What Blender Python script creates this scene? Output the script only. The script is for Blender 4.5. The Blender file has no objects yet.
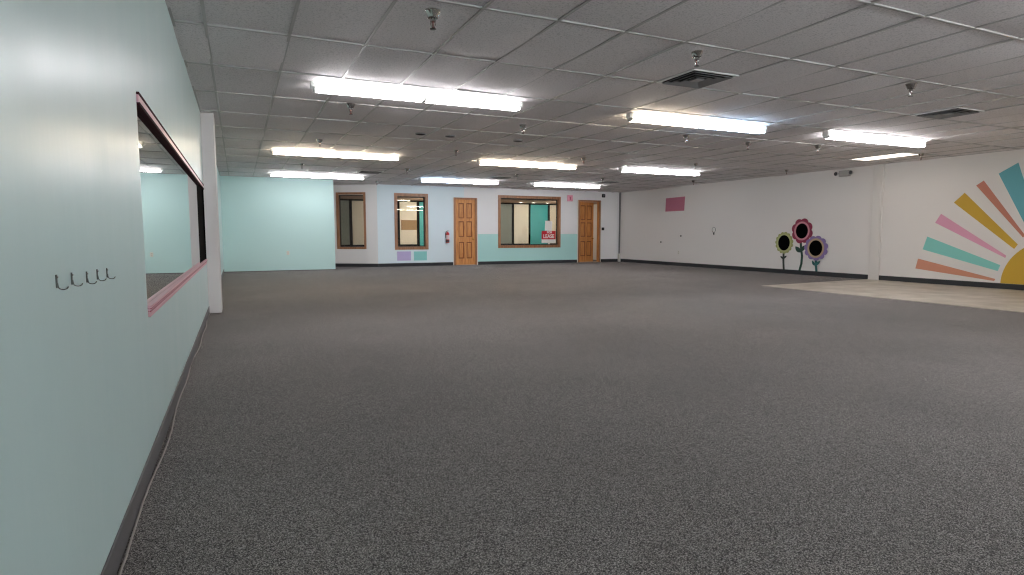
import bpy, bmesh, math, random
from mathutils import Vector, Matrix
random.seed(7)
PI = math.pi
scene = bpy.context.scene
COL = scene.collection

# ------------------------------------------------------------------ helpers
def lin(r, g, b):
    f = lambda c: (c/255/12.92) if c/255 <= .04045 else ((c/255+.055)/1.055)**2.4
    return (f(r), f(g), f(b), 1)

def mat(name, col, rough=.6, metal=0, spec=.5, emit=None, estr=0):
    m = bpy.data.materials.new(name); m.use_nodes = True
    p = m.node_tree.nodes['Principled BSDF']
    p.inputs['Base Color'].default_value = col
    p.inputs['Roughness'].default_value = rough
    p.inputs['Metallic'].default_value = metal
    p.inputs['Specular IOR Level'].default_value = spec
    if emit:
        p.inputs['Emission Color'].default_value = emit
        p.inputs['Emission Strength'].default_value = estr
    return m

def nodes(m): return m.node_tree.nodes, m.node_tree.links, m.node_tree.nodes['Principled BSDF']

def noise_bump(m, scale, strength, dist=.002, stretch=(1, 1, 1), detail=3):
    n, l, p = nodes(m)
    tc = n.new('ShaderNodeTexCoord'); mp = n.new('ShaderNodeMapping'); mp.inputs['Scale'].default_value = stretch
    t = n.new('ShaderNodeTexNoise'); t.inputs['Scale'].default_value = scale; t.inputs['Detail'].default_value = detail
    b = n.new('ShaderNodeBump'); b.inputs['Strength'].default_value = strength; b.inputs['Distance'].default_value = dist
    l.new(tc.outputs['Object'], mp.inputs['Vector']); l.new(mp.outputs['Vector'], t.inputs['Vector'])
    l.new(t.outputs['Fac'], b.inputs['Height']); l.new(b.outputs['Normal'], p.inputs['Normal'])
    return t

class MB:
    """collects shapes into one mesh"""
    def __init__(s): s.b = bmesh.new()
    def box(s, x0, x1, y0, y1, z0, z1, bev=0):
        vs = [s.b.verts.new((x, y, z)) for z in (z0, z1) for y in (y0, y1) for x in (x0, x1)]
        fs = [s.b.faces.new([vs[i] for i in q]) for q in ((0,2,3,1),(4,5,7,6),(0,1,5,4),(2,6,7,3),(0,4,6,2),(1,3,7,5))]
        if bev:
            es = list({e for f in fs for e in f.edges})
            bmesh.ops.bevel(s.b, geom=es, offset=bev, segments=2, affect='EDGES', profile=.5)
        return s
    def prism(s, pts, axis, a0, a1):
        """closed polygon pts (u,v) extruded along axis from a0 to a1; axis x: (y,z) y: (x,z) z: (x,y)"""
        def P(u, v, a):
            return {'x': (a, u, v), 'y': (u, a, v), 'z': (u, v, a)}[axis]
        A = [s.b.verts.new(P(u, v, a0)) for u, v in pts]; B = [s.b.verts.new(P(u, v, a1)) for u, v in pts]
        n = len(pts)
        s.b.faces.new(A); s.b.faces.new(B[::-1])
        for i in range(n): s.b.faces.new((A[i], A[(i+1) % n], B[(i+1) % n], B[i]))
        return s
    def ring(s, outer, inner, axis, a0, a1):
        """flat annulus between two polygons of equal count, extruded"""
        def P(q, a):
            u, v = q
            return {'x': (a, u, v), 'y': (u, a, v), 'z': (u, v, a)}[axis]
        n = len(outer)
        R = [[s.b.verts.new(P(q, a)) for q in poly] for poly, a in ((outer, a0), (outer, a1), (inner, a1), (inner, a0))]
        for k in range(4):
            A, B = R[k], R[(k+1) % 4]
            for i in range(n): s.b.faces.new((A[i], A[(i+1) % n], B[(i+1) % n], B[i]))
        return s
    def lathe(s, prof, c=(0, 0, 0), n=20, axis='z'):
        """prof list of (r, h) revolved"""
        rings = []
        for r, h in prof:
            ring = []
            for i in range(n):
                a = 2*PI*i/n; u, v = r*math.cos(a), r*math.sin(a)
                p = {'z': (u, v, h), 'y': (u, h, v), 'x': (h, u, v)}[axis]
                ring.append(s.b.verts.new((p[0]+c[0], p[1]+c[1], p[2]+c[2])))
            rings.append(ring)
        for A, B in zip(rings, rings[1:]):
            for i in range(n): s.b.faces.new((A[i], A[(i+1) % n], B[(i+1) % n], B[i]))
        s.b.faces.new(rings[0][::-1]); s.b.faces.new(rings[-1])
        return s
    def tube(s, path, r, n=8):
        path = [Vector(p) for p in path]; rings = []
        rr = r if isinstance(r, (list, tuple)) else [r]*len(path)
        for i, p in enumerate(path):
            t = (path[min(i+1, len(path)-1)] - path[max(i-1, 0)]).normalized()
            ref = Vector((0, 0, 1)) if abs(t.z) < .9 else Vector((1, 0, 0))
            u = t.cross(ref).normalized(); v = t.cross(u)
            rings.append([s.b.verts.new(p + rr[i]*(u*math.cos(2*PI*k/n) + v*math.sin(2*PI*k/n))) for k in range(n)])
        for A, B in zip(rings, rings[1:]):
            for i in range(n): s.b.faces.new((A[i], A[(i+1) % n], B[(i+1) % n], B[i]))
        s.b.faces.new(rings[0][::-1]); s.b.faces.new(rings[-1])
        return s
    def build(s, name, m, parent=None, loc=(0, 0, 0), rot=(0, 0, 0), smooth=False):
        bmesh.ops.recalc_face_normals(s.b, faces=s.b.faces)
        me = bpy.data.meshes.new(name); s.b.to_mesh(me); s.b.free()
        if smooth:
            for p in me.polygons: p.use_smooth = True
            me.set_sharp_from_angle(angle=math.radians(35))
        if m: me.materials.append(m)
        o = bpy.data.objects.new(name, me); COL.objects.link(o)
        o.location = loc; o.rotation_euler = rot
        if parent: o.parent = parent
        return o

def tag(o, label, cat, group=None):
    o['label'] = label; o['category'] = cat
    if group: o['group'] = group
    return o
def thing(name, label, cat, loc=(0, 0, 0), rz=0, group=None):
    o = bpy.data.objects.new(name, None); COL.objects.link(o)
    o.empty_display_size = .05; o.location = loc; o.rotation_euler = (0, 0, rz)
    return tag(o, label, cat, group)
def struct(o, label=None):
    o['kind'] = 'structure'
    if label: o['label'] = label
    return o
def dup(root, loc, label, group=None):
    r = root.copy(); COL.objects.link(r); r.location = loc; r['label'] = label
    if group: r['group'] = group
    for ch in root.children:
        c = ch.copy(); COL.objects.link(c); c.parent = r
        for g in ch.children:
            d = g.copy(); COL.objects.link(d); d.parent = c
    return r

# ------------------------------------------------------------------ dimensions (metres)
XL, XR = -.401, 13.70            # left and right wall faces
YB, YF = -3.6, 19.86             # wall behind, far wall
YM = 18.77                       # mint wall of the far left corner
ZC = 2.702
GX0, GDX = -.17, .613            # ceiling grid
GY0, GDY = 2.951, 1.2117

# ------------------------------------------------------------------ materials
WHITE = mat('white_wall_paint', lin(236, 232, 229), .55); noise_bump(WHITE, 60, .15, .002)
def mint_paint(name, col, rough, streak):
    m = mat(name, col, rough); n, l, p = nodes(m)
    tc = n.new('ShaderNodeTexCoord'); mp = n.new('ShaderNodeMapping'); mp.inputs['Scale'].default_value = (1, 2.6, .35)
    t = n.new('ShaderNodeTexNoise'); t.inputs['Scale'].default_value = 1.6; t.inputs['Detail'].default_value = 4
    t2 = n.new('ShaderNodeTexNoise'); t2.inputs['Scale'].default_value = 130; t2.inputs['Detail'].default_value = 2
    mr = n.new('ShaderNodeMapRange'); mr.inputs['To Min'].default_value = rough-streak; mr.inputs['To Max'].default_value = rough+streak
    b = n.new('ShaderNodeBump'); b.inputs['Strength'].default_value = .55; b.inputs['Distance'].default_value = .012
    b2 = n.new('ShaderNodeBump'); b2.inputs['Strength'].default_value = .10; b2.inputs['Distance'].default_value = .001
    l.new(tc.outputs['Object'], mp.inputs['Vector']); l.new(mp.outputs['Vector'], t.inputs['Vector'])
    l.new(tc.outputs['Object'], t2.inputs['Vector'])
    l.new(t.outputs['Fac'], mr.inputs['Value']); l.new(mr.outputs['Result'], p.inputs['Roughness'])
    l.new(t.outputs['Fac'], b.inputs['Height']); l.new(t2.outputs['Fac'], b2.inputs['Height'])
    l.new(b.outputs['Normal'], b2.inputs['Normal']); l.new(b2.outputs['Normal'], p.inputs['Normal'])
    return m
MINT_LEFT = mint_paint('satin_mint_paint', lin(208, 230, 229), .34, .10)
MINT = mat('mint_paint', lin(194, 226, 225), .5); noise_bump(MINT, 60, .12, .002)

def far_wall_mat():
    """white paint with a mint band below 1.1 m between the two doors, pale blue paint left of it, partly bluish tube light put into the colour"""
    m = mat('two_tone_wall_paint', lin(216, 216, 218), .5); n, l, p = nodes(m)
    tc = n.new('ShaderNodeTexCoord'); sp = n.new('ShaderNodeSeparateXYZ'); l.new(tc.outputs['Object'], sp.inputs[0])
    def step(out, v, less=False):
        q = n.new('ShaderNodeMath'); q.operation = 'LESS_THAN' if less else 'GREATER_THAN'; q.inputs[1].default_value = v
        l.new(out, q.inputs[0]); return q.outputs[0]
    def mul(a, b):
        q = n.new('ShaderNodeMath'); q.operation = 'MULTIPLY'; l.new(a, q.inputs[0]); l.new(b, q.inputs[1]); return q.outputs[0]
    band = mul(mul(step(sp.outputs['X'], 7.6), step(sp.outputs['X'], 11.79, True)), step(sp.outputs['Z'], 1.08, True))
    left = step(sp.outputs['X'], 7.2, True)  # this tint partly holds the bluish light of the tubes
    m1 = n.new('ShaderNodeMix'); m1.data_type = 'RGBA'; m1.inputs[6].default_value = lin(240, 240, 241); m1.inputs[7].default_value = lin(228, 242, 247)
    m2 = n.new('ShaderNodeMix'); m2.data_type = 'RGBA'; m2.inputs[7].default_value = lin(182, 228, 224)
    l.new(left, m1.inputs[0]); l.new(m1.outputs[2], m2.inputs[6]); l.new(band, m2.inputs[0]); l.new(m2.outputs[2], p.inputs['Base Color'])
    return m
FARW = far_wall_mat()

def carpet_mat():
    m = mat('charcoal_carpet', lin(80, 78, 78), .95, spec=.15); n, l, p = nodes(m)
    tc = n.new('ShaderNodeTexCoord')
    t = n.new('ShaderNodeTexNoise'); t.inputs['Scale'].default_value = 230; t.inputs['Detail'].default_value = 5; t.inputs['Roughness'].default_value = .75
    v = n.new('ShaderNodeTexVoronoi'); v.inputs['Scale'].default_value = 280
    big = n.new('ShaderNodeTexNoise'); big.inputs['Scale'].default_value = .7; big.inputs['Detail'].default_value = 4
    for q in (t, v, big): l.new(tc.outputs['Object'], q.inputs['Vector'])
    cr = n.new('ShaderNodeValToRGB')
    e = cr.color_ramp.elements
    e[0].position = .385; e[0].color = lin(42, 39, 38)
    e[1].position = .635; e[1].color = lin(196, 189, 186)
    k = e.new(.5); k.color = lin(98, 93, 91)
    mx = n.new('ShaderNodeMath'); mx.operation = 'MULTIPLY_ADD'; mx.inputs[1].default_value = .5; 
    mv = n.new('ShaderNodeMath'); mv.operation = 'MULTIPLY'; mv.inputs[1].default_value = .5
    sep = n.new('ShaderNodeSeparateColor'); l.new(v.outputs['Color'], sep.inputs[0])
    l.new(sep.outputs[0], mv.inputs[0]); 
    l.new(t.outputs['Fac'], mx.inputs[0]); 
    # half noise, a fifth of random tuft value
    mv.inputs[1].default_value = .22; mx.inputs[1].default_value = .78
    l.new(mv.outputs[0], mx.inputs[2]); l.new(mx.outputs[0], cr.inputs[0])
    mm = n.new('ShaderNodeMix'); mm.data_type = 'RGBA'; mm.blend_type = 'MULTIPLY'; mm.inputs[0].default_value = 1
    mr = n.new('ShaderNodeMapRange'); mr.inputs['From Min'].default_value = .3; mr.inputs['From Max'].default_value = .7
    mr.inputs['To Min'].default_value = .88; mr.inputs['To Max'].default_value = 1.08
    l.new(big.outputs['Fac'], mr.inputs['Value'])
    l.new(cr.outputs[0], mm.inputs[6]); l.new(mr.outputs[0], mm.inputs[7]); l.new(mm.outputs[2], p.inputs['Base Color'])
    p.inputs['Sheen Weight'].default_value = .07; p.inputs['Sheen Roughness'].default_value = .45; p.inputs['Sheen Tint'].default_value = (.8, .8, .8, 1)
    b = n.new('ShaderNodeBump'); b.inputs['Strength'].default_value = .6; b.inputs['Distance'].default_value = .006
    l.new(t.outputs['Fac'], b.inputs['Height']); l.new(b.outputs['Normal'], p.inputs['Normal'])
    return m
CARPET = carpet_mat()

def tile_mat():
    m = mat('mineral_ceiling_tile', lin(196, 192, 190), .7, spec=.3); n, l, p = nodes(m)
    tc = n.new('ShaderNodeTexCoord')
    t = n.new('ShaderNodeTexNoise'); t.inputs['Scale'].default_value = 70; t.inputs['Detail'].default_value = 4; t.inputs['Roughness'].default_value = .7
    l.new(tc.outputs['Object'], t.inputs['Vector'])
    cr = n.new('ShaderNodeValToRGB'); e = cr.color_ramp.elements
    e[0].position = .33; e[0].color = lin(182, 178, 178); e[1].position = .5; e[1].color = lin(224, 219, 219)
    l.new(t.outputs['Fac'], cr.inputs[0]); l.new(cr.outputs[0], p.inputs['Base Color'])
    b = n.new('ShaderNodeBump'); b.inputs['Strength'].default_value = .35; b.inputs['Distance'].default_value = .003
    l.new(t.outputs['Fac'], b.inputs['Height']); l.new(b.outputs['Normal'], p.inputs['Normal'])
    return m
TILE = tile_mat()
GRID = mat('grid_metal', lin(176, 173, 171), .45)

def vinyl_mat():
    m = mat('beige_vinyl', lin(190, 180, 166), .45); n, l, p = nodes(m)
    tc = n.new('ShaderNodeTexCoord'); t = n.new('ShaderNodeTexNoise'); t.inputs['Scale'].default_value = 2.2; t.inputs['Detail'].default_value = 5
    l.new(tc.outputs['Object'], t.inputs['Vector'])
    cr = n.new('ShaderNodeValToRGB'); e = cr.color_ramp.elements
    e[0].position = .35; e[0].color = lin(176, 166, 152); e[1].position = .65; e[1].color = lin(204, 195, 182)
    l.new(t.outputs['Fac'], cr.inputs[0]); l.new(cr.outputs[0], p.inputs['Base Color'])
    return m
VINYL = vinyl_mat()
RUBBER = mat('charcoal_cove_base', lin(98, 95, 97), .5)
RUBBER_DARK = mat('dark_cove_base', lin(52, 54, 57), .6, spec=.25)
EDGE = mat('pale_carpet_edge', lin(170, 160, 155), .7)

def wood(name, a, b, rough=.4, axis_scale=(14, 14, 1.2)):
    m = mat(name, a, rough); n, l, p = nodes(m)
    tc = n.new('ShaderNodeTexCoord'); mp = n.new('ShaderNodeMapping'); mp.inputs['Scale'].default_value = axis_scale
    t = n.new('ShaderNodeTexNoise'); t.inputs['Scale'].default_value = 2.2; t.inputs['Detail'].default_value = 5; t.inputs['Distortion'].default_value = .5
    l.new(tc.outputs['Object'], mp.inputs[0]); l.new(mp.outputs[0], t.inputs['Vector'])
    cr = n.new('ShaderNodeValToRGB'); e = cr.color_ramp.elements
    e[0].position = .3; e[0].color = b; e[1].position = .62; e[1].color = a
    l.new(t.outputs['Fac'], cr.inputs[0]); l.new(cr.outputs[0], p.inputs['Base Color'])
    return m
PINE = wood('knotty_pine', lin(214, 150, 86), lin(180, 112, 56))
PINE_DARK = wood('pine_shaded_moulding', lin(150, 88, 40), lin(118, 64, 28))  # shade of the door grooves painted as a darker pine
CASING = wood('brown_wood_casing', lin(168, 120, 86), lin(128, 86, 58))
METALW = mat('white_enamel', lin(225, 225, 222), .35)
CHROME = mat('chrome', lin(188, 187, 185), .12, 1)
BRASS = mat('brass', lin(214, 180, 110), .25, 1)
BLACK = mat('black_plastic', lin(18, 18, 20), .5)
BLACKPAINT = mat('black_paint', lin(5, 5, 5), .9, spec=.02)
DARK = mat('dark_void', lin(14, 13, 13), .8)
LOUVER = mat('grey_louver', lin(128, 127, 128), .45)
OFFWHITE = mat('ivory_plastic', lin(226, 222, 212), .4)

def glass_mat():
    m = bpy.data.materials.new('window_glass'); m.use_nodes = True
    n, l = m.node_tree.nodes, m.node_tree.links; n.clear()
    o = n.new('ShaderNodeOutputMaterial'); mx = n.new('ShaderNodeMixShader'); f = n.new('ShaderNodeFresnel'); f.inputs[0].default_value = 1.5
    t = n.new('ShaderNodeBsdfTransparent'); t.inputs[0].default_value = (.93, .95, .94, 1)
    g = n.new('ShaderNodeBsdfGlossy'); g.inputs['Roughness'].default_value = .01
    l.new(f.outputs[0], mx.inputs[0]); l.new(t.outputs[0], mx.inputs[1]); l.new(g.outputs[0], mx.inputs[2]); l.new(mx.outputs[0], o.inputs[0])
    return m
GLASS = glass_mat()
MIRROR = mat('mirror_silver', lin(226, 228, 226), .015, 1)

def tube_mat(name, rgb, s):
    m = mat(name, lin(240, 240, 240), .4, emit=lin(*rgb), estr=s); return m
ES = 50
T_NEUTRAL = tube_mat('neutral_tube', (255, 252, 255), ES)
T_WARM = tube_mat('warm_tube', (255, 236, 210), ES)
T_BLUE = tube_mat('bluish_tube', (196, 224, 255), ES)

# ------------------------------------------------------------------ room shell
struct(MB().box(XL-.2, XR+.3, YB-.2, 24.2, -.1, 0).build('floor', CARPET), 'charcoal speckled carpet over the whole room')
# vinyl entry patch, with its pale edge strip
struct(MB().prism([(9.80, YB), (9.97, 9.22), (XR, 9.50), (XR, YB)], 'z', 0, .006).build('floor_entry', VINYL), 'beige vinyl floor in front of the sun mural')
m = MB()
m.prism([(9.762, YB), (9.80, YB), (9.97, 9.22), (9.94, 9.235)], 'z', 0, .009); m.prism([(9.94, 9.235), (9.97, 9.22), (XR, 9.50), (XR, 9.517)], 'z', 0, .009)
struct(m.build('trim_1', mat('vinyl_edge_strip', lin(196, 188, 176), .4)))

# left wall with the mirror recess
MY0, MY1, MZ0, MZ1, MD = 3.27, 9.05, .742, 1.682, .012
m = MB()
m.box(XL-.15, XL-MD-.012, YB, YM, 0, ZC+.05)
m.box(XL-MD-.012, XL, YB, MY0, 0, ZC+.05)
m.box(XL-MD-.012, XL, MY1, YM, 0, ZC+.05)
m.box(XL-MD-.012, XL, MY0, MY1, 0, MZ0)
m.box(XL-MD-.012, XL, MY0, MY1, MZ1, ZC+.05)
struct(m.build('wall_left', MINT_LEFT), 'satin mint left wall')
struct(MB().box(XR, XR+.15, YB, 24, 0, ZC+.05).build('wall_right', WHITE), 'white right wall')
m = MB(); m.box(XL-.15, .6, YB-.15, YB, 0, ZC+.05); m.box(9.6, XR+.15, YB-.15, YB, 0, ZC+.05); m.box(.6, 9.6, YB-.15, YB, 0, .5); m.box(.6, 9.6, YB-.15, YB, 2.4, ZC+.05)
struct(m.build('wall_back', WHITE), 'unseen wall behind the viewer, its opening added for daylight')
w4 = bpy.data.objects.new('window_4', None); COL.objects.link(w4); w4.location = (.6, YB-.10, .5); struct(w4, 'unseen window row added behind the viewer for daylight')  # assumed window row, added to brighten the left wall near the camera
m = MB(); n_ = 6
for i in range(n_+1): m.box(9.0*i/n_-.03, 9.0*i/n_+.03, -.03, .03, 0, 1.9)
m.box(0, 9.0, -.03, .03, 0, .06); m.box(0, 9.0, -.03, .03, 1.84, 1.9)
m.build('window_frame', METALW, w4)
for i in range(n_): MB().box(9.0*i/n_+.03, 9.0*(i+1)/n_-.03, -.004, .004, .06, 1.84).build('glass', GLASS, w4)
struct(MB().box(XL-.15, 2.655, YM, YM+.14, 0, ZC+.05).build('wall_alcove', MINT), 'mint wall in the far left corner')
struct(MB().box(2.52, 2.655, YM+.14, 22, 0, ZC+.05).build('wall_recess', WHITE))
# white pillar at the end of the mirror, and one that stands out of the right wall
PIL = mat('pillar_paint', lin(214, 207, 206), .5)
struct(MB().box(XL-.02, -.242, 9.16, 9.60, 0, ZC+.03, .008).build('pillar_left', PIL), 'white pillar at the end of the mirror')
m = MB(); m.box(XR-.038, XR, 9.25, 9.50, 0, ZC+.03, .006); m.box(XR-.046, XR-.036, 9.285, 9.465, 0, ZC+.03, .003)
struct(m.build('pillar_right', mat('pilaster_paint', lin(228, 224, 220), .5)), 'flat white pilaster between the flowers and the sun mural')

# far wall with holes: (x0, x1, z0, z1)
holes = [(4.83, 5.82, .645, 2.345), (6.87, 7.62, 0, 2.30), (8.565, 10.95, .665, 2.385), (11.85, 12.74, 0, 2.33)]
def holed_wall(x0, x1, y0, y1, holes, top):
    m = MB(); x = x0
    for a, b, c, d in holes:
        m.box(x, a, y0, y1, 0, top)
        if c > 0: m.box(a, b, y0, y1, 0, c)
        m.box(a, b, y0, y1, d, top); x = b
    m.box(x, x1, y0, y1, 0, top); return m
WT = .13
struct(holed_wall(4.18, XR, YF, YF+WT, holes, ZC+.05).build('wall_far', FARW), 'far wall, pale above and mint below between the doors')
# angled wall with the first window: local x runs along it
DA, DB = Vector((4.18, 19.86, 0)), Vector((2.40, 20.90, 0))
dl = (DB-DA).length; dang = math.atan2(DA.y-DB.y, DA.x-DB.x)
DIAG = mat('angled_wall_paint', lin(236, 235, 234), .5)
struct(holed_wall(0, dl, 0, WT, [(dl-1.33, dl-.45, .66, 2.37)], ZC+.05).build('wall_angled', DIAG, loc=DB, rot=(0, 0, dang)), 'angled wall joining the mint wall to the far wall')

# ceiling: every tile slightly sagged and tilted, plus the slab above
rows = range(-6, 18); cols = range(-1, 23)
flat_cells = {(4, 5), (5, 5), (7, 5), (7, 1), (14, 1), (5, 10), (11, 10), (17, 10), (20, 4)}
bm = MB(); b = bm.b
rt = random.Random(11)
for j in rows:
    for k in cols:
        x0, x1 = GX0+GDX*k, GX0+GDX*(k+1); y0, y1 = GY0+GDY*j, GY0+GDY*(j+1)
        if x1 < XL or x0 > XR or y1 < YB or y0 > 21.5: continue
        sag = 0 if (k, j) in flat_cells else rt.choice((.003, .007, .012, .020))
        tx, ty = (0, 0) if sag == 0 else (rt.uniform(-.008, .008), rt.uniform(-.008, .008))
        NX, NY = 4, 6; V = {}
        for a in range(NX+1):
            for c in range(NY+1):
                u, v = a/NX, c/NY
                z = ZC+.008 - sag*(1-(2*u-1)**2)*(1-(2*v-1)**4) - sag*.5*(1-(2*v-1)**2) + tx*(u-.5) + ty*(v-.5)
                V[a, c] = b.verts.new((min(max(x0+(x1-x0)*u, XL-.1), XR+.1), y0+(y1-y0)*v, z))
        for a in range(NX):
            for c in range(NY):
                f = b.faces.new((V[a, c], V[a, c+1], V[a+1, c+1], V[a+1, c])); f.smooth = True
bm.box(XL-.2, XR+.2, YB-.2, 24.2, ZC+.04, ZC+.09)
me = bpy.data.meshes.new('ceiling'); b.to_mesh(me); b.free(); me.materials.append(TILE)
o = bpy.data.objects.new('ceiling', me); COL.objects.link(o); struct(o, 'suspended ceiling of two by four foot grey tiles')
m = MB()
for k in cols:
    x = GX0+GDX*k
    if XL < x < XR: m.box(x-.012, x+.012, YB, 20.9, ZC-.003, ZC+.014)
for j in rows:
    y = GY0+GDY*j
    if YB < y < 20.8: m.box(XL, XR, y-.012, y+.012, ZC-.0036, ZC+.014)
m.box(XL, XL+.02, YB, YM, ZC-.003, ZC+.01); m.box(XR-.02, XR, YB, YF, ZC-.003, ZC+.01)
struct(m.build('trim_2', GRID), 'suspended ceiling grid bars')

# baseboards
struct(MB().box(XL, XL+.008, YB, 9.16, 0, .10, .003).build('baseboard_left', RUBBER))
pts = []
y = .4
while y < 9.16:
    pts.append((XL+.016+.013*math.sin(y*3.1)*math.sin(y*1.3)+rt.uniform(-.001, .001), y, .004)); y += .09
struct(MB().tube(pts, .0045, 6).build('trim_3', EDGE), 'pale wavy edge of the carpet along the left baseboard')
struct(MB().box(XL, XL+.008, 9.60, YM, 0, .10, .003).build('baseboard_side', RUBBER))
m = MB(); m.box(XR-.008, XR, YB, 9.25, 0, .115, .003); m.box(XR-.008, XR, 9.50, YF, 0, .115, .003)
struct(m.build('baseboard_right', RUBBER_DARK))
m = MB()
for a, c in ((4.18, 6.784), (7.706, 11.764), (12.826, XR)): m.box(a, c, YF-.008, YF, 0, .11, .003)
struct(m.build('baseboard_far', RUBBER_DARK))
struct(MB().box(XL, 2.655, YM-.006, YM, 0, .025).build('baseboard_alcove', RUBBER))
struct(MB().box(0, dl, -.008, 0, 0, .11).build('baseboard_angled', RUBBER_DARK, loc=DB, rot=(0, 0, dang)))

# ------------------------------------------------------------------ room behind the far wall
WARMWHITE = mat('lobby_paint', lin(200, 186, 160), .6)
SOFFIT = mat('brown_soffit', lin(168, 132, 108), .6)
BEIGE = mat('beige_panel', lin(232, 220, 200), .6)
GREYP = mat('grey_green_panel', lin(128, 132, 122), .6)
TEAL = mat('teal_panel', lin(58, 164, 164), .5)
BROWNP = mat('brown_board', lin(160, 124, 80), .6)
LY = 22.0
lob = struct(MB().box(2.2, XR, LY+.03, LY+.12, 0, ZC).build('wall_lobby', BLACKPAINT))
px = [(2.5, 3.63, GREYP), (3.74, 4.55, BEIGE), (4.65, 5.36, GREYP), (5.46, 6.10, BEIGE), (6.21, 6.95, TEAL), (7.05, 7.8, BEIGE),
      (7.9, 8.6, BEIGE), (8.7, 9.2, BEIGE), (9.28, 10.0, GREYP), (10.11, 10.745, BEIGE), (10.84, 11.62, TEAL), (11.73, 12.4, BEIGE), (12.5, 13.55, BEIGE)]
for a, c, mm in px:
    MB().box(a, c, LY, LY+.035, .70 if mm is not TEAL else .62, 2.27, .004).build('panel', mm, lob)
MB().box(5.50, 6.10, LY-.012, LY+.002, 1.235, 1.60, .003).build('board', BROWNP, lob)
MB().lathe([(.02, LY-.035), (.028, LY-.03), (.02, LY+.001)], (11.22, 0, 1.553), 12, 'y').build('knob', BLACK, lob)
struct(MB().prism([(4.30, YF+WT), (XR, YF+WT), (XR, LY+.1), (2.68, LY+.1), (2.68, 20.92)], 'z', 2.325, 2.36).build('ceiling_lobby', SOFFIT))
struct(MB().box(2.655, 2.8, 21.2, LY, 0, 2.5).build('wall_lobby_end', WARMWHITE))
LAMPW = tube_mat('lobby_glow', (255, 244, 230), 16)
def downlight(x, y, lab):
    t = thing('recessed_downlight', lab, 'downlight', (x, y, 2.324), 0, 'downlights behind the windows')
    n = 20; P = lambda r: [(r*math.cos(2*PI*i/n), r*math.sin(2*PI*i/n)) for i in range(n)]
    MB().ring(P(.10), P(.075), 'z', -.012, 0).build('trim_ring', METALW, t)
    MB().lathe([(.072, -.008), (.072, -.001)], n=n).build('lens', LAMPW, t)
downlight(10.17, 21.5, 'lit downlight over the cream panel seen through the wide window')
downlight(10.72, 21.5, 'lit downlight over the teal door seen through the wide window')
downlight(11.34, 21.5, 'lit downlight above the lease sign seen through the wide window')
def lobby_glow(x, w, lab):                              # unseen panel added on the far wall's lobby side to light the lobby
    t = thing('lobby_fill_panel', lab, 'light', (x, YF+WT+.0013, 1.75), 0)
    MB().box(-w/2, w/2, 0, .03, -.45, .45, .006).build('mount_tray', METALW, t)
    MB().box(-w/2+.03, w/2-.03, .026, .034, -.42, .42, .003).build('diffuser', LAMPW, t)
lobby_glow(6.35, .8, 'unseen light panel added behind the far wall, between extinguisher window and closed door')
lobby_glow(8.10, .6, 'unseen light panel added behind the far wall, between closed door and wide window')
lobby_glow(11.42, .6, 'unseen light panel added behind the far wall, between wide window and ajar door')

# ------------------------------------------------------------------ windows
def window(n, w, h, loc, rz, fw, deep, label, caslab=None):
    """casing outer w x h, origin at its lower left on the wall face; local y points into the wall"""
    r = bpy.data.objects.new('window_%d' % n, None); COL.objects.link(r); r.location = loc; r.rotation_euler = (0, 0, rz); struct(r, label)
    m = MB()                                            # casing on the wall face, mitred boards
    for pts in ([(0, 0), (w, 0), (w-fw, fw), (fw, fw)], [(w, 0), (w, h), (w-fw, h-fw), (w-fw, fw)], [(w, h), (0, h), (fw, h-fw), (w-fw, h-fw)], [(0, h), (0, 0), (fw, fw), (fw, h-fw)]):
        m.prism(pts, 'y', -.022, 0)
    m.build('window_casing', CASING, r)
    m = MB(); t = .014                                  # jamb lining
    a0, a1, c0, c1 = fw-.012, w-fw+.012, fw-.012, h-fw+.012
    m.box(a0, a0+t, -.018, deep, c0, c1); m.box(a1-t, a1, -.018, deep, c0, c1)
    m.box(a0+t, a1-t, -.018, deep, c1-t, c1)
    m.build('jamb_lining', CASING, r)
    MB().box(a0-.02, a1+.02, -.04, deep, c0, c0+t, .004).build('sill', CASING, r)
    m = MB(); s = .03                                   # dark sash by the glass
    i0, i1, k0, k1 = a0+t, a1-t, c0+t, c1-t; y0, y1 = deep-.035, deep-.005
    m.box(i0, i0+s, y0, y1, k0, k1); m.box(i1-s, i1, y0, y1, k0, k1); m.box(i0+s, i1-s, y0, y1, k0, k0+s); m.box(i0+s, i1-s, y0, y1, k1-s, k1)
    m.build('sash', BLACK, r)
    MB().box(i0+s-.004, i1-s+.004, deep-.022, deep-.018, k0+s-.004, k1-s+.004).build('glass', GLASS, r)
    return r
window(1, 1.0, 1.86, DB + Vector((math.cos(dang), math.sin(dang), 0))*(dl-1.385) + Vector((0, 0, .588)), dang, .07, .12, 'narrow wood framed window in the angled wall')
window(2, 1.155, 1.877, (4.745, YF, .56), 0, .10, .12, 'wood framed window left of the closed door')
window(3, 2.545, 1.885, (8.485, YF, .582), 0, .095, .12, 'wide wood framed window with the red lease sign')

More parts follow.
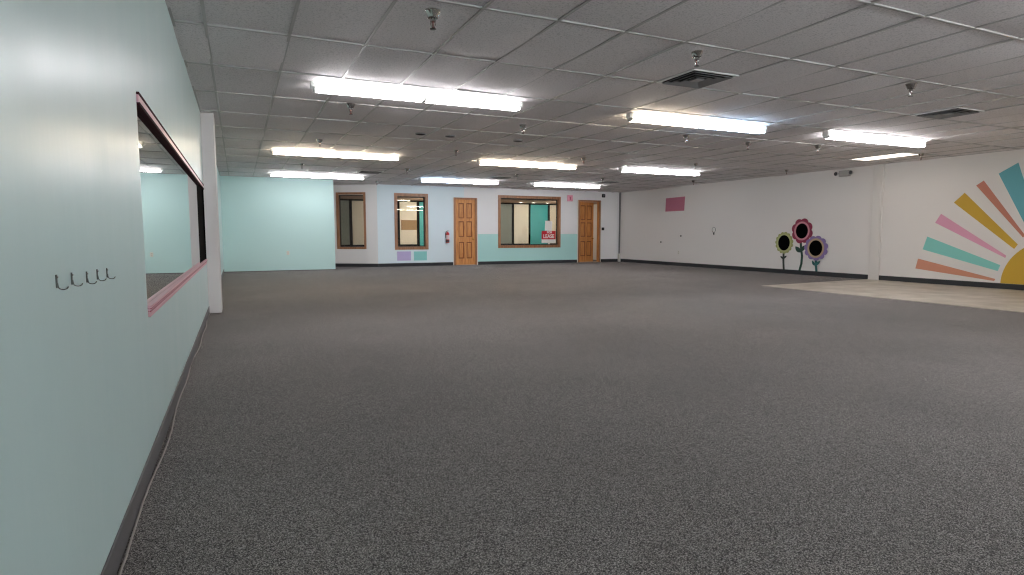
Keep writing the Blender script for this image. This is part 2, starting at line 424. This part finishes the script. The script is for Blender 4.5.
# ------------------------------------------------------------------ doors
def door_slab(parent, w, h, knob_x):
    """six-panel slab, local origin at its lower left front corner, front face at y=0"""
    T = .04
    st = .105; mid = .09
    zs = [(.22, .80), (.97, 1.52), (1.62, h-.12)]
    xs = [(st, w/2-mid/2), (w/2+mid/2, w-st)]
    m = MB(); m.box(0, w, .022, T-.002, 0, h)           # core
    def stile(a, b_, c, d): m.box(a, b_, 0, T, c, d, .0015)
    stile(0, st, 0, h); stile(w-st, w, 0, h)
    z = 0
    for c, d in zs: stile(st, w-st, z, c); stile(w/2-mid/2, w/2+mid/2, c, d); z = d
    stile(st, w-st, z, h)
    slab = m.build('door_slab', PINE, parent)
    for a, b_ in xs:
        for c, d in zs:
            q = .022
            q0, q1 = .006, .036
            def rect(e, y): return [(x, y, zz) for x, zz in ((a+e, c+e), (b_-e, c+e), (b_-e, d-e), (a+e, d-e))]
            pm = MB(); bb = pm.b                        # moulding sloping into the recess, groove shade put into its colour
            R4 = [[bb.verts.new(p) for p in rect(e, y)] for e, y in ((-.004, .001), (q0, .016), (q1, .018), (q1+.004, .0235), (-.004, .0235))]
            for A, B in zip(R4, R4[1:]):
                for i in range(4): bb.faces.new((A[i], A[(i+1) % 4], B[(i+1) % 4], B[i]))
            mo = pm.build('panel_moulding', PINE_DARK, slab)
            pm = MB(); bb = pm.b
            R4 = [[bb.verts.new(p) for p in rect(e, y)] for e, y in ((q1, .022), (q1, .015), (q1+.03, .006))]
            for A, B in zip(R4, R4[1:]):
                for i in range(4): bb.faces.new((A[i], A[(i+1) % 4], B[(i+1) % 4], B[i]))
            bb.faces.new(R4[-1])
            pm.build('raised_panel', PINE, slab)
    k = MB(); k.lathe([(.030, 0), (.030, -.006), (.012, -.010), (.011, -.03), (.024, -.036), (.028, -.05), (.022, -.062), (.006, -.066)], (knob_x, 0, .90), 16, 'y')
    k.build('door_knob', BRASS, slab, smooth=True)
    return slab
def door(n, x0, x1, top, ajar, label):
    r = bpy.data.objects.new('door_%d' % n, None); COL.objects.link(r); r.location = (x0, YF, 0); struct(r, label)
    w = x1-x0; cw = .055
    m = MB()
    m.box(-cw, .012, -.018, 0, 0, top-.012+cw, .003); m.box(w-.012, w+cw, -.018, 0, 0, top-.012+cw, .003); m.box(.012, w-.012, -.018, 0, top-.012, top-.012+cw, .003)
    m.build('door_casing', CASING, r)
    m = MB(); m.box(0, .02, -.012, WT, 0, top); m.box(w-.02, w, -.012, WT, 0, top); m.box(.02, w-.02, -.012, WT, top-.02, top)
    m.build('door_jamb', PINE, r)
    m = MB(); m.box(.02, .032, .06, .075, 0, top-.02); m.box(w-.032, w-.02, .06, .075, 0, top-.02); m.box(.032, w-.032, .06, .075, top-.032, top-.02)
    if not ajar: m.build('door_stop', CASING, r)
    else: m.b.free()
    sw = w-.046
    if ajar:
        piv = bpy.data.objects.new('swung_leaf', None); COL.objects.link(piv); piv.parent = r
        piv.location = (.024, .075, .01); piv.rotation_euler = (0, 0, math.radians(ajar))
        s = door_slab(piv, sw, top-.036, sw-.065)
        mh = MB()
        for z in (.22, .92, 2.05): mh.box(.0, .026, .062, .076, z, z+.10)
        mh.build('hinge', METALW, r)
    else:
        s = door_slab(r, sw, top-.03, sw-.065); s.location = (.023, .015, .006)
    MB().box(.02, w-.02, -.005, WT, 0, .012, .003).build('threshold', mat('pale_threshold', lin(205, 190, 172), .5), r)
    for a in (-cw-.03, w+cw): MB().box(a, a+.03, -.012, 0, 0, top+.03).build('pale_edge_strip', OFFWHITE, r)
    return r
door(1, 6.87, 7.62, 2.30, 0, 'closed pine six-panel door beside the fire extinguisher')
door(2, 11.85, 12.74, 2.33, 17, 'ajar pine six-panel door near the far right corner')

# ------------------------------------------------------------------ mirror in the left wall
PINK = mat('pink_gloss_paint', lin(226, 176, 186), .35)
ROSE = mat('dark_rose_paint', lin(176, 92, 108), .4)
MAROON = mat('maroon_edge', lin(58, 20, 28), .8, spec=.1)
mir = thing('framed_wall_mirror', 'long wall mirror with a pink wooden frame let into the mint left wall', 'mirror', (XL, 0, 0))
MB().box(-MD-.004, -MD, MY0+.01, 7.85, MZ0, MZ1).build('mirror_glass', MIRROR, mir)
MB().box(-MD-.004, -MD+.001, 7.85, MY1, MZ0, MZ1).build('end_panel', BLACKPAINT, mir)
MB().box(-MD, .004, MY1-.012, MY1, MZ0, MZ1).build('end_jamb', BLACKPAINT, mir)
h_ = MB(); h_.box(0, .010, MY0, 9.0, MZ1, 1.722, .002).build('header_trim', PINK, mir)
hd = [c for c in mir.children if c.name.startswith('header_trim')][0]
MB().box(0, .013, MY0-.002, 9.005, 1.722, 1.734, .002).build('top_edge', MAROON, hd)
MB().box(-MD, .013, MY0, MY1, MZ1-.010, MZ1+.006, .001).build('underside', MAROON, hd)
MB().box(0, .010, MY0, 8.95, .700, MZ0-.004, .002).build('sill_trim', PINK, mir)
sd = [c for c in mir.children if c.name.startswith('sill_trim')][0]
MB().box(-MD, .016, MY0, MY1, MZ0-.006, MZ0+.006, .002).build('sill_board', PINK, sd)
MB().box(0, .013, MY0, 8.95, .716, .724, .002).build('rose_line', ROSE, sd)
MB().box(0, .012, MY0, 8.95, .694, .700, .002).build('lower_edge', PINK, sd)
MB().box(-.004, .018, MY0, MY1, MZ0-.010, MZ0-.006, .001).build('upper_rose_line', ROSE, sd)

# ------------------------------------------------------------------ coat hooks
HOOK = mat('dull_hook_metal', lin(70, 72, 70), .35, 1)
def hook(loc, lab):
    t = thing('wall_hook', lab, 'hook', loc, 0, 'wire hooks on the left wall')
    MB().box(0, .003, -.004, .004, -.016, .016, .001).build('back_plate', HOOK, t)
    p = [(.003, 0, -.004)] + [(.004+.010*(1-math.cos(a)), 0, -.013-.007*math.sin(a)) for a in [PI*i/10 for i in range(9)]]
    p += [(p[-1][0]+.002, 0, p[-1][2]+.004)]
    MB().tube(p, .0013, 8).build('arm', HOOK, t, smooth=True)
    MB().lathe([(.0028, .003), (.0022, .0048)], (0, 0, .010), 10, 'x').build('screw', CHROME, t)
for (y, z), lab in zip(((1.755, .972), (1.90, .969), (2.07, .962), (2.21, .961), (2.36, .957)),
        ('small metal wall hook farthest from the mirror, first of five', 'second small metal wall hook of five counting towards the mirror',
         'middle small metal wall hook of the five on the mint wall', 'fourth small metal wall hook of five counting towards the mirror', 'small metal wall hook nearest the mirror, last of five')):
    hook((XL, y, z), lab)

# ------------------------------------------------------------------ ceiling lights
def batten(x0, y, mats, label):
    L = 2.49
    t = thing('fluorescent_batten', label, 'light', (x0, y, ZC), 0, 'eight foot fluorescent ceiling lights')
    m = MB(); m.prism([(-.062, -.001), (.062, -.001), (.062, -.008), (.036, -.009), (.036, -.054), (.026, -.066), (-.026, -.066), (-.036, -.054), (-.036, -.009), (-.062, -.008)], 'x', .02, L-.02)
    m.build('housing', METALW, t)
    for a, c in ((0, .022), (L-.022, L)): MB().prism([(-.048, 0), (.048, 0), (.048, -.052), (.036, -.070), (-.036, -.070), (-.048, -.052)], 'x', a, c).build('end_cap', METALW, t)
    for i, (a, c) in enumerate(((.05, L/2-.02), (L/2+.02, L-.05))):
        for yy in (-.044, .044):
            MB().lathe([(.015, a), (.015, c)], (0, yy, -.084), 12, 'x').build('fluorescent_tube', mats[i], t, smooth=True)
    for a, c in ((.028, .052), (L/2-.022, L/2+.022), (L-.052, L-.028)):
        s_ = MB().box(a, c, -.056, .056, -.101, -.060, .003)
        s_.build('lamp_holder', METALW, t)
    return t
N, Wm, Bl = T_NEUTRAL, T_WARM, T_BLUE
R1, R2, R3, R0 = 6.86, 12.45, 17.20, 1.75
batten(.76, R1, (N, N), 'largest white fluorescent batten, nearest the mirror wall')
batten(4.84, R1, (Wm, Bl), 'fluorescent batten with one warm and one bluish end, behind the big vent')
batten(8.55, R1-.08, (N, N), 'white fluorescent batten beside the square recessed ceiling panel')
batten(.62, R2, (Wm, Wm), 'warm fluorescent batten in front of the one over the mint wall')
batten(4.84, R2, (Wm, Wm), 'warm fluorescent batten in the middle of the second row')
batten(8.56, R2, (N, N), 'white fluorescent batten ahead of the ajar door, nearest the pink rectangle')
batten(.80, R3, (N, N), 'white fluorescent batten close above the mint wall')
batten(4.88, R3, (Bl, N), 'white fluorescent batten with bluish start above the closed door')
batten(8.55, R3, (N, N), 'white fluorescent batten above the wide window with lease sign')
# the next row, over the camera
batten(4.82, R0, (N, N), 'white fluorescent batten overhead in the first row, middle')
batten(8.55, R0, (Wm, Wm), 'warm fluorescent batten overhead in the first row, by the right wall')

# square recessed panel light
k, j = 20, 4
x0, x1, y0, y1 = GX0+GDX*k+.014, GX0+GDX*(k+1)-.014, GY0+GDY*j+.014, GY0+GDY*(j+1)-.014
t = thing('recessed_troffer', 'glowing two by four recessed panel light near the right pilaster', 'light', ((x0+x1)/2, (y0+y1)/2, ZC))
hx, hy = (x1-x0)/2, (y1-y0)/2
MB().ring([(-hx, -hy), (hx, -hy), (hx, hy), (-hx, hy)], [(-hx+.025, -hy+.025), (hx-.025, -hy+.025), (hx-.025, hy-.025), (-hx+.025, hy-.025)], 'z', -.010, .004).build('frame', METALW, t)
MB().box(-hx+.025, hx-.025, -hy+.025, hy-.025, -.006, .002).build('diffuser', tube_mat('troffer_diffuser', (255, 240, 222), 3.0), t)

# ------------------------------------------------------------------ air vents
def vent(k, j, lab, half=1):
    x0 = GX0+GDX*k+.013; x1 = x0+GDX-.026; y1 = GY0+GDY*(j+1)-.013; y0 = y1-GDX+.02
    t = thing('air_vent', lab, 'vent', ((x0+x1)/2, (y0+y1)/2, ZC), 0, 'square air vents in the ceiling')
    S = lambda h: [(-h, -h), (h, -h), (h, h), (-h, h)]
    H = (x1-x0)/2
    MB().box(-H+.01, H-.01, -H+.01, H-.01, -.002, .002).build('duct_opening', DARK, t)
    MB().ring(S(H), S(H-.022), 'z', -.012, 0).build('frame', METALW, t)
    for q, h in enumerate((H-.04, H-.105, H-.17)):
        m = MB(); bb = m.b                              # sloping louver ring
        O = [bb.verts.new((a, c, -.020)) for a, c in S(h)]; I = [bb.verts.new((a, c, -.003)) for a, c in S(h-.032)]
        O2 = [bb.verts.new((a, c, -.023)) for a, c in S(h)]; I2 = [bb.verts.new((a, c, -.006)) for a, c in S(h-.032)]
        for A, B in ((O, I), (I, I2), (I2, O2), (O2, O)):
            for i in range(4): bb.faces.new((A[i], A[(i+1) % 4], B[(i+1) % 4], B[i]))
        m.build('louver', LOUVER, t)
    MB().box(-.055, .055, -.055, .055, -.020, -.004, .003).build('core', LOUVER, t)
vent(7, 1, 'large dark louvered vent nearest the camera, beside a sprinkler')
vent(14, 1, 'dark louvered vent near the sun mural side of the ceiling')
vent(5, 10, 'far dark vent between the mint wall light and the closed door light')
vent(11, 10, 'far dark vent in front of the wide window with the lease sign')
vent(17, 10, 'far dark vent in front of the ajar door')

def can(x, y, lab):
    t = thing('unlit_ceiling_can', lab, 'ceiling can', (x, y, ZC), 0, 'dark round ceiling openings')
    n = 20; P = lambda r: [(r*math.cos(2*PI*i/n), r*math.sin(2*PI*i/n)) for i in range(n)]
    MB().ring(P(.085), P(.078), 'z', -.014, .004).build('rim', LOUVER, t)
    MB().lathe([(.079, -.012), (.079, .004)], n=n).build('opening', BLACKPAINT, t)
can(2.75, 9.62, 'dark round ceiling opening, first of the three from the mirror')
can(3.26, 9.64, 'dark round ceiling opening, middle of the three')
can(4.48, 9.60, 'dark round ceiling opening in front of the middle warm light')

# ------------------------------------------------------------------ sprinklers
def make_sprinkler(loc, lab):
    t = thing('sprinkler_head', lab, 'sprinkler', loc, 0, 'ceiling sprinklers')
    MB().lathe([(.050, .003), (.050, -.002), (.046, -.006), (.033, -.040), (.030, -.042), (.028, -.036), (.012, -.034)], n=20).build('escutcheon_cup', CHROME, t, smooth=True)
    m = MB(); m.lathe([(.013, -.02), (.013, -.050), (.019, -.052), (.019, -.062), (.010, -.064)], n=12)
    m.build('body', CHROME, t, smooth=True)
    m = MB()
    for s in (-1, 1): m.tube([(s*.013, 0, -.058), (s*.016, 0, -.075), (s*.010, 0, -.092), (0, 0, -.100)], .0035, 6)
    m.build('yoke', CHROME, t, smooth=True)
    m = MB(); m.tube([(0, 0, -.062), (0, 0, -.098)], .004, 6); m.build('fusible_bulb', mat('bulb_red', lin(120, 40, 36), .2), t)
    m = MB(); m.lathe([(.006, -.098), (.020, -.101), (.020, -.104), (.004, -.105)], n=14); m.build('deflector', HOOK, t)
    for c in t.children: c.scale = (1.15, 1.15, 1.25)
    return t
SP = [(1.35, 4.36, 'large chrome sprinkler ahead of the largest white batten, nearest the mirror'),
 (3.77, 4.32, 'chrome sprinkler beside the large dark vent'),
 (6.70, 4.28, 'chrome sprinkler in front of the vent by the sun mural'),
 (1.34, 7.81, 'small sprinkler just behind the largest white batten'),
 (1.33, 10.85, 'dark sprinkler in front of the warm batten nearest the mirror'),
 (1.38, 14.6, 'tiny sprinkler between the two battens before the mint wall'),
 (3.92, 8.22, 'sprinkler behind the right end of the largest white batten'),
 (3.85, 11.05, 'tiny sprinkler between the two warm battens of the second row'),
 (3.87, 14.8, 'tiny sprinkler between the middle battens, ahead of the closed door'),
 (3.9, 18.5, 'tiny sprinkler close to the corner of the angled wall'),
 (6.72, 11.1, 'dark sprinkler in front of the right end of the middle warm batten'),
 (6.92, 14.9, 'tiny sprinkler next to the vent before the wide window'),
 (6.76, 7.95, 'sprinkler behind the bluish end of the two-tone batten'),
 (9.6, 10.95, 'dark sprinkler in front of the white batten nearest the pink rectangle'),
 (8.25, 8.08, 'faint sprinkler between the two-tone batten and the pilaster side batten'),
 (9.72, 7.85, 'sprinkler just behind the batten beside the square panel light'),
 (12.55, 11.0, 'tiny sprinkler near the right wall above the flowers'),
 (12.65, 14.5, 'tiny sprinkler near the right wall above the pink rectangle'),
 (12.62, 7.78, 'sprinkler at the edge of the square recessed panel light'),
 (9.69, 14.95, 'tiny sprinkler next to the vent before the ajar door')]
s0 = None
for x, y, lab in SP:
    if s0 is None: s0 = make_sprinkler((x, y, ZC), lab)
    else: dup(s0, (x, y, ZC), lab)

# ------------------------------------------------------------------ far wall details
# painted colour patches
tag(MB().box(4.815, 5.285, YF-.0025, YF, .195, .50).build('paint_patch', mat('lavender_paint', lin(196, 182, 224), .5)), 'lavender painted rectangle under the window by the extinguisher', 'paint patch', 'paint patches under the window')
tag(MB().box(5.385, 5.842, YF-.0025, YF, .19, .497).build('paint_patch', mat('aqua_paint', lin(142, 212, 208), .5)), 'aqua painted rectangle under the window by the extinguisher', 'paint patch', 'paint patches under the window')
tag(MB().prism([(17.08, 2.330), (16.09, 2.340), (16.12, 1.868), (17.10, 1.868)], 'x', XR-.004, XR).build('wall_patch', mat('dusty_pink_paint', lin(196, 118, 142), .5)), 'dusty pink rectangle high on the white right wall', 'paint patch')

# fire extinguisher
RED = mat('extinguisher_red', lin(186, 22, 30), .3)
t = thing('fire_extinguisher', 'small red fire extinguisher hung on the wall beside the closed door', 'fire extinguisher', (6.565, YF, .78))
MB().lathe([(.045, 0), (.058, .008), (.060, .03), (.060, .30), (.052, .335), (.030, .362), (.022, .37)], (0, -.075, 0), 20).build('cylinder', RED, t, smooth=True)
MB().lathe([(.0608, .12), (.0608, .27)], (0, -.075, 0), 20).build('label_wrap', mat('pale_label', lin(235, 205, 205), .5), t, smooth=True)
MB().lathe([(.0606, .02), (.0606, .095)], (0, -.075, 0), 20).build('lower_band', mat('dark_band', lin(52, 18, 26), .4), t, smooth=True)
MB().lathe([(.018, .365), (.018, .40), (.012, .405)], (0, -.075, 0), 12).build('valve', CHROME, t)
m = MB(); m.tube([(.0, -.08, .405), (.0, -.11, .425), (.0, -.16, .42)], .009, 8); m.tube([(0, -.08, .395), (0, -.12, .39), (0, -.155, .365)], .007, 8)
m.build('lever_handle', mat('grey_lever', lin(150, 148, 148), .4), t, smooth=True)
MB().tube([(-.015, -.085, .39), (-.06, -.085, .385), (-.078, -.08, .33), (-.074, -.08, .22), (-.068, -.08, .16)], .010, 8).build('hose', BLACK, t, smooth=True)
m = MB(); m.box(-.02, .02, -.02, 0, .08, .42, .002); m.box(-.02, .02, -.055, -.01, .36, .375); m.build('wall_mount', METALW, t)

# pink alarm box, black boxes
t = thing('wall_alarm', 'square pink alarm box high between the wide window and ajar door', 'alarm', (11.42, YF, 2.425))
MB().box(-.115, .115, -.045, 0, -.115, .115, .012).build('housing', mat('pink_alarm_plastic', lin(232, 160, 180), .4), t)
MB().box(-.018, .018, -.05, -.04, -.06, .055, .004).build('strobe', mat('alarm_mark', lin(176, 60, 92), .4), t)
MB().box(-.04, .018, -.0485, -.04, .035, .055, .003).build('strobe_bar', mat('alarm_mark_bar', lin(196, 84, 112), .4), t)
t = thing('motion_sensor', 'small black sensor high on the wall right of the ajar door', 'sensor', (12.905, YF, 2.555))
MB().box(-.065, .065, -.06, 0, -.065, .065, .012).build('housing', BLACK, t)
MB().lathe([(.035, -.06), (.03, -.075), (.012, -.082)], (-.012, 0, .0), 14, 'y').build('lens', mat('sensor_lens', lin(120, 120, 122), .2), t, smooth=True)
MB().box(-.02, .02, -.012, 0, .065, .085).build('mount', METALW, t)
t = thing('wall_keypad', 'small black keypad at hand height right of the ajar door', 'keypad', (12.905, YF, 1.282))
MB().box(-.055, .055, -.03, 0, -.055, .055, .008).build('housing', BLACK, t)
MB().box(-.035, .035, -.033, -.028, .005, .04, .002).build('display', mat('keypad_display', lin(52, 60, 60), .15), t)
# conduit in the corner
t = thing('corner_conduit', 'thin grey conduit with a white foot in the far right corner', 'conduit', (13.655, 19.81, 0))
MB().lathe([(.030, .30), (.030, 2.70)], n=14).build('pipe', mat('grey_conduit', lin(112, 110, 112), .4), t, smooth=True)
MB().box(-.042, .042, -.042, .042, 0, .32, .006).build('foot_cover', mat('white_foot_cover', lin(224, 220, 214), .5), t)

# lease sign and the blank sheet above it, fixed to the glass of the wide window
def text(body, size, x, z, y, m, parent, name='lettering', bold=0):
    cu = bpy.data.curves.new('txt', 'FONT'); cu.body = body; cu.size = size; cu.align_x = 'CENTER'; cu.align_y = 'CENTER'; cu.extrude = .0015; cu.offset = bold
    o = bpy.data.objects.new('txt', cu); COL.objects.link(o)
    bpy.context.view_layer.update()
    me = bpy.data.meshes.new_from_object(o.evaluated_get(bpy.context.evaluated_depsgraph_get()))
    bpy.data.objects.remove(o)
    me.materials.clear(); me.materials.append(m)
    q = bpy.data.objects.new(name, me); COL.objects.link(q); q.location = (x, y, z); q.rotation_euler = (PI/2, 0, 0); q.parent = parent
    return q
SIGNW = mat('sign_white', lin(238, 236, 234), .5)
gy = YF+.09
t = thing('lease_sign', 'red and white FOR LEASE sign in the wide window', 'sign', (10.58, gy, .76))
MB().box(-.295, .295, -.006, 0, .125, .44, .002).build('red_panel', mat('sign_red', lin(196, 24, 44), .5), t)
MB().box(-.295, .295, -.006, 0, -.01, .125, .002).build('white_panel', SIGNW, t)
text('FOR', .115, .03, .385, -.0085, SIGNW, t, bold=.003)
lw = text('LEASE', .20, 0, .235, -.0085, SIGNW, t, bold=.004); lw.scale = (.9, 1, 1)
MB().box(-.03, .05, -.006, 0, -.055, -.01, .001).build('tag', SIGNW, t)
tag(MB().box(-.15, .15, -.004, 0, 0, .37, .001).build('paper_sheet', SIGNW, loc=(10.565, gy, 1.205), rot=(0, .05, 0)), 'blank white sheet on the glass above the red lease sign', 'paper')

# ------------------------------------------------------------------ right wall details
def on_right(name, lab, cat, y, z, group=None):         # local x runs along -y, local y into the wall
    return thing(name, lab, cat, (XR-.0013, y*1.0037, z), -PI/2, group)
for y, z, lab in ((17.24, .80, 'small dark wall anchor lower left below the pink rectangle'), (16.19, 1.02, 'small dark wall anchor just below the pink rectangle')):
    t = on_right('wall_anchor', lab, 'wall anchor', y, z, 'wall anchors')
    MB().lathe([(.032, -.002), (.028, -.014), (.010, -.018)], n=12, axis='y').build('plug', BLACK, t)
    MB().lathe([(.008, -.03), (.010, -.016)], n=8, axis='y').build('screw', HOOK, t)
t = on_right('wire_hook', 'thin wire loop hook on the white wall between pink rectangle and flowers', 'hook', 14.64, 1.09)
MB().tube([(.075*math.sin(a), -.012, .125-.085*math.cos(a)) for a in [.3+(2*PI-.6)*i/20 for i in range(21)]], .006, 6).build('wire_loop', HOOK, t, smooth=True)
MB().box(-.022, .022, -.014, 0, -.03, .045, .003).build('mount', BLACK, t)
def outlet(t):
    MB().box(-.037, .037, -.006, 0, -.06, .06, .003).build('cover_plate', OFFWHITE, t)
    for z in (-.028, .028): MB().box(-.017, .017, -.009, -.004, z-.016, z+.016, .003).build('socket', mat('socket_face', lin(205, 200, 190), .4), t)
outlet(on_right('wall_outlet', 'white outlet low on the right wall below the pink rectangle', 'outlet', 16.29, .457))
outlet(thing('wall_outlet', 'white outlet low on the mint corner wall', 'outlet', (1.315, YM, .53)))

# emergency light
t = on_right('emergency_light', 'white two-headed emergency light under the ceiling beside the pilaster', 'emergency light', 10.20, 2.575)
MB().box(-.14, .14, -.075, 0, -.075, .07, .010).build('battery_box', mat('ivory_grey_plastic', lin(168, 164, 158), .4), t)  # box in one even ivory grey
for s in (-1, 1):
    h = MB().lathe([(.022, .035), (.045, .0), (.055, -.035), (.050, -.040)], (s*.20, -.055, .0), 16, 'y').build('lamp_head', mat('grey_lamp_head', lin(182, 180, 175), .4), t, smooth=True)
    MB().lathe([(.046, -.0385), (.046, -.043)], (s*.20, -.055, 0), 16, 'y').build('lens', mat('lamp_lens', lin(74, 74, 76), .15), h)
    MB().tube([(s*.13, -.04, -.01), (s*.165, -.045, 0)], .012, 8).build('bracket', BLACK, h)

# flowers: cut-outs of painted board
def flower(y, z, ry, rz, bz, by, lobes, dep, pet, rim, stem, stemw, stemmat, leaves, lab, front=0):
    t = on_right('flower_cutout', lab, 'wall flower', y, 0, 'painted flower cut-outs'); t.location.x -= .022*front
    n = 160
    def poly(fy, fz, k=0, d=0):
        out = []
        for i in range(n):
            a = 2*PI*i/n; r = 1 - d + d*abs(math.sin(k*a/2+.4))**.6*1.0 if k else 1
            out.append((fy*r*math.sin(a), z + fz*r*math.cos(a)))
        return out
    MB().ring(poly(ry, rz, lobes, dep), poly(by+.01, bz+.01), 'y', -.016, 0).build('petals', pet, t)
    MB().ring(poly(by+.045, bz+.045), poly(by-.004, bz-.004), 'y', -.020, -.004).build('inner_ring', rim, t)
    MB().prism(poly(by, bz), 'y', -.014, -.001).build('black_centre', BLACKPAINT, t)
    if front: MB().box(-.06, .06, -.001, .021, z-.06, z+.06).build('wall_mount', BLACKPAINT, t)
    bm_ = MB()
    for (x0, z0), (x1, z1) in zip(stem, stem[1:]):
        bm_.prism([(x0-stemw/2, z0), (x0+stemw/2, z0), (x1+stemw/2, z1), (x1-stemw/2, z1)], 'y', -.012, 0)
    st = bm_.build('stem', stemmat, t)
    for (lx, lz, ang, ll, lw) in leaves:
        pts = []
        for i in range(13):
            u = i/12; pts.append((u*ll, lw*math.sin(PI*u)**.8))
        pts = pts + [(u, -v*.6) for u, v in pts[-2:0:-1]]
        c, s = math.cos(ang), math.sin(ang)
        MB().prism([(lx+u*c-v*s, lz+u*s+v*c) for u, v in pts], 'y', -.013, -.001).build('leaf', stemmat, t)
    return t
DKGREEN = mat('dark_leaf_green', lin(26, 66, 52), .6); OLIVE = mat('olive_stem', lin(44, 52, 46), .6); TEALG = mat('teal_stem', lin(28, 92, 92), .6)
flower(11.94, .843, .295, .30, .215, .20, 15, .14, mat('lime_petal', lin(166, 170, 108), .6), mat('lime_ring', lin(186, 188, 130), .6),
       [(.02, .115), (-.005, .34), (-.01, .58)], .055, OLIVE, [(0, .40, 2.5, .13, .03), (0, .40, .75, .13, .03)], 'shortest-stemmed lime green flower cut-out, nearest the pink rectangle')
flower(11.38, 1.165, .33, .34, .205, .195, 8, .17, mat('raspberry_petal', lin(144, 42, 74), .6), mat('pink_ring', lin(206, 140, 150), .6),
       [(-.03, .115), (.02, .30), (.03, .50), (-.01, .70), (-.03, .88)], .06, DKGREEN, [(.01, .60, 2.5, .25, .075), (.01, .62, .95, .20, .06)], 'tallest raspberry red flower cut-out in the middle of the three')
flower(10.92, .719, .355, .325, .208, .203, 11, .15, mat('lilac_petal', lin(138, 118, 172), .6), mat('tan_ring', lin(186, 160, 128), .6),
       [(.045, .115), (.02, .28), (.015, .45)], .06, TEALG, [(0, .26, 2.2, .16, .04), (.02, .26, .8, .18, .04)], 'lilac purple flower cut-out nearest the pilaster', front=1)

# sun mural: painted shapes a few tenths of a millimetre thick
t = thing('sun_mural', 'painted sunburst mural with yellow half disc and coloured rays', 'mural', (XR-.0013, 5.892, .117))
YC, ZCn = 5.87, .115
YEL = mat('mustard_paint', lin(204, 164, 50), .5); TERRA = mat('terracotta_paint', lin(210, 144, 118), .5); AQ = mat('aqua_mural_paint', lin(136, 212, 204), .5)
PK = mat('pink_mural_paint', lin(228, 164, 192), .5); RUST = mat('rust_paint', lin(194, 124, 104), .5); TQ = mat('turquoise_mural_paint', lin(104, 178, 190), .5)
R = .88
MB().prism([(R*math.cos(PI*i/60), R*math.sin(PI*i/60)) for i in range(61)], 'x', -.003, 0).build('sun_disc', YEL, t)['label'] = 'mustard half disc'
rays = [([(8.359, .54), (8.404, .319), (6.86, .15), (6.84, .191)], TERRA, 'terracotta ray just above the baseboard'),
        ([(8.192, 1.028), (8.273, .746), (6.81, .35), (6.772, .47)], AQ, 'wide aqua ray'),
        ([(7.937, 1.513), (8.046, 1.326), (6.697, .615), (6.683, .661)], PK, 'thin pink ray'),
        ([(7.501, 1.931), (7.697, 1.739), (6.559, .793), (6.505, .883)], YEL, 'wide mustard ray'),
        ([(7.165, 2.153), (7.296, 2.065), (6.428, 1.016), (6.40, 1.06)], RUST, 'thin rust ray'),
        ([(6.594, 2.451), (6.913, 2.268), (6.29, 1.02), (6.15, 1.09)], TQ, 'wide turquoise ray at the top')]
for pts, mm, lab in rays:
    MB().prism([(y-YC, z-ZCn) for y, z in pts], 'x', -.003, 0).build('sun_ray', mm, t)['label'] = lab
for pts, mm, lab in rays:                           # the far half of the sunburst mirrors the near half
    MB().prism([(YC-y, z-ZCn) for y, z in pts], 'x', -.003, 0).build('sun_ray', mm, t)

# ------------------------------------------------------------------ camera and world
cam = bpy.data.cameras.new('camera'); cam.sensor_width = 36; cam.lens = 600/1024*36; cam.clip_end = 100; cam.clip_start = .05
co = bpy.data.objects.new('camera', cam); COL.objects.link(co)
co.location = (0, 0, 1.085); co.rotation_euler = (math.radians(90-5.096), 0, math.radians(-24.459))
scene.camera = co
w = bpy.data.worlds.new('world'); scene.world = w; w.use_nodes = True
w.node_tree.nodes['Background'].inputs[0].default_value = (.90, .95, 1.0, 1)
w.node_tree.nodes['Background'].inputs[1].default_value = 10.5
vs = scene.view_settings
scene.display_settings.display_device = 'sRGB'
vs.view_transform = 'Standard'; vs.look = 'None'; vs.exposure = 0.0; vs.gamma = 1; vs.use_curve_mapping = False
cy = scene.cycles
cy.max_bounces = 10; cy.diffuse_bounces = 6; cy.glossy_bounces = 5; cy.transparent_max_bounces = 12
cy.use_denoising = True; cy.filter_width = 1.2; cy.sample_clamp_indirect = 8
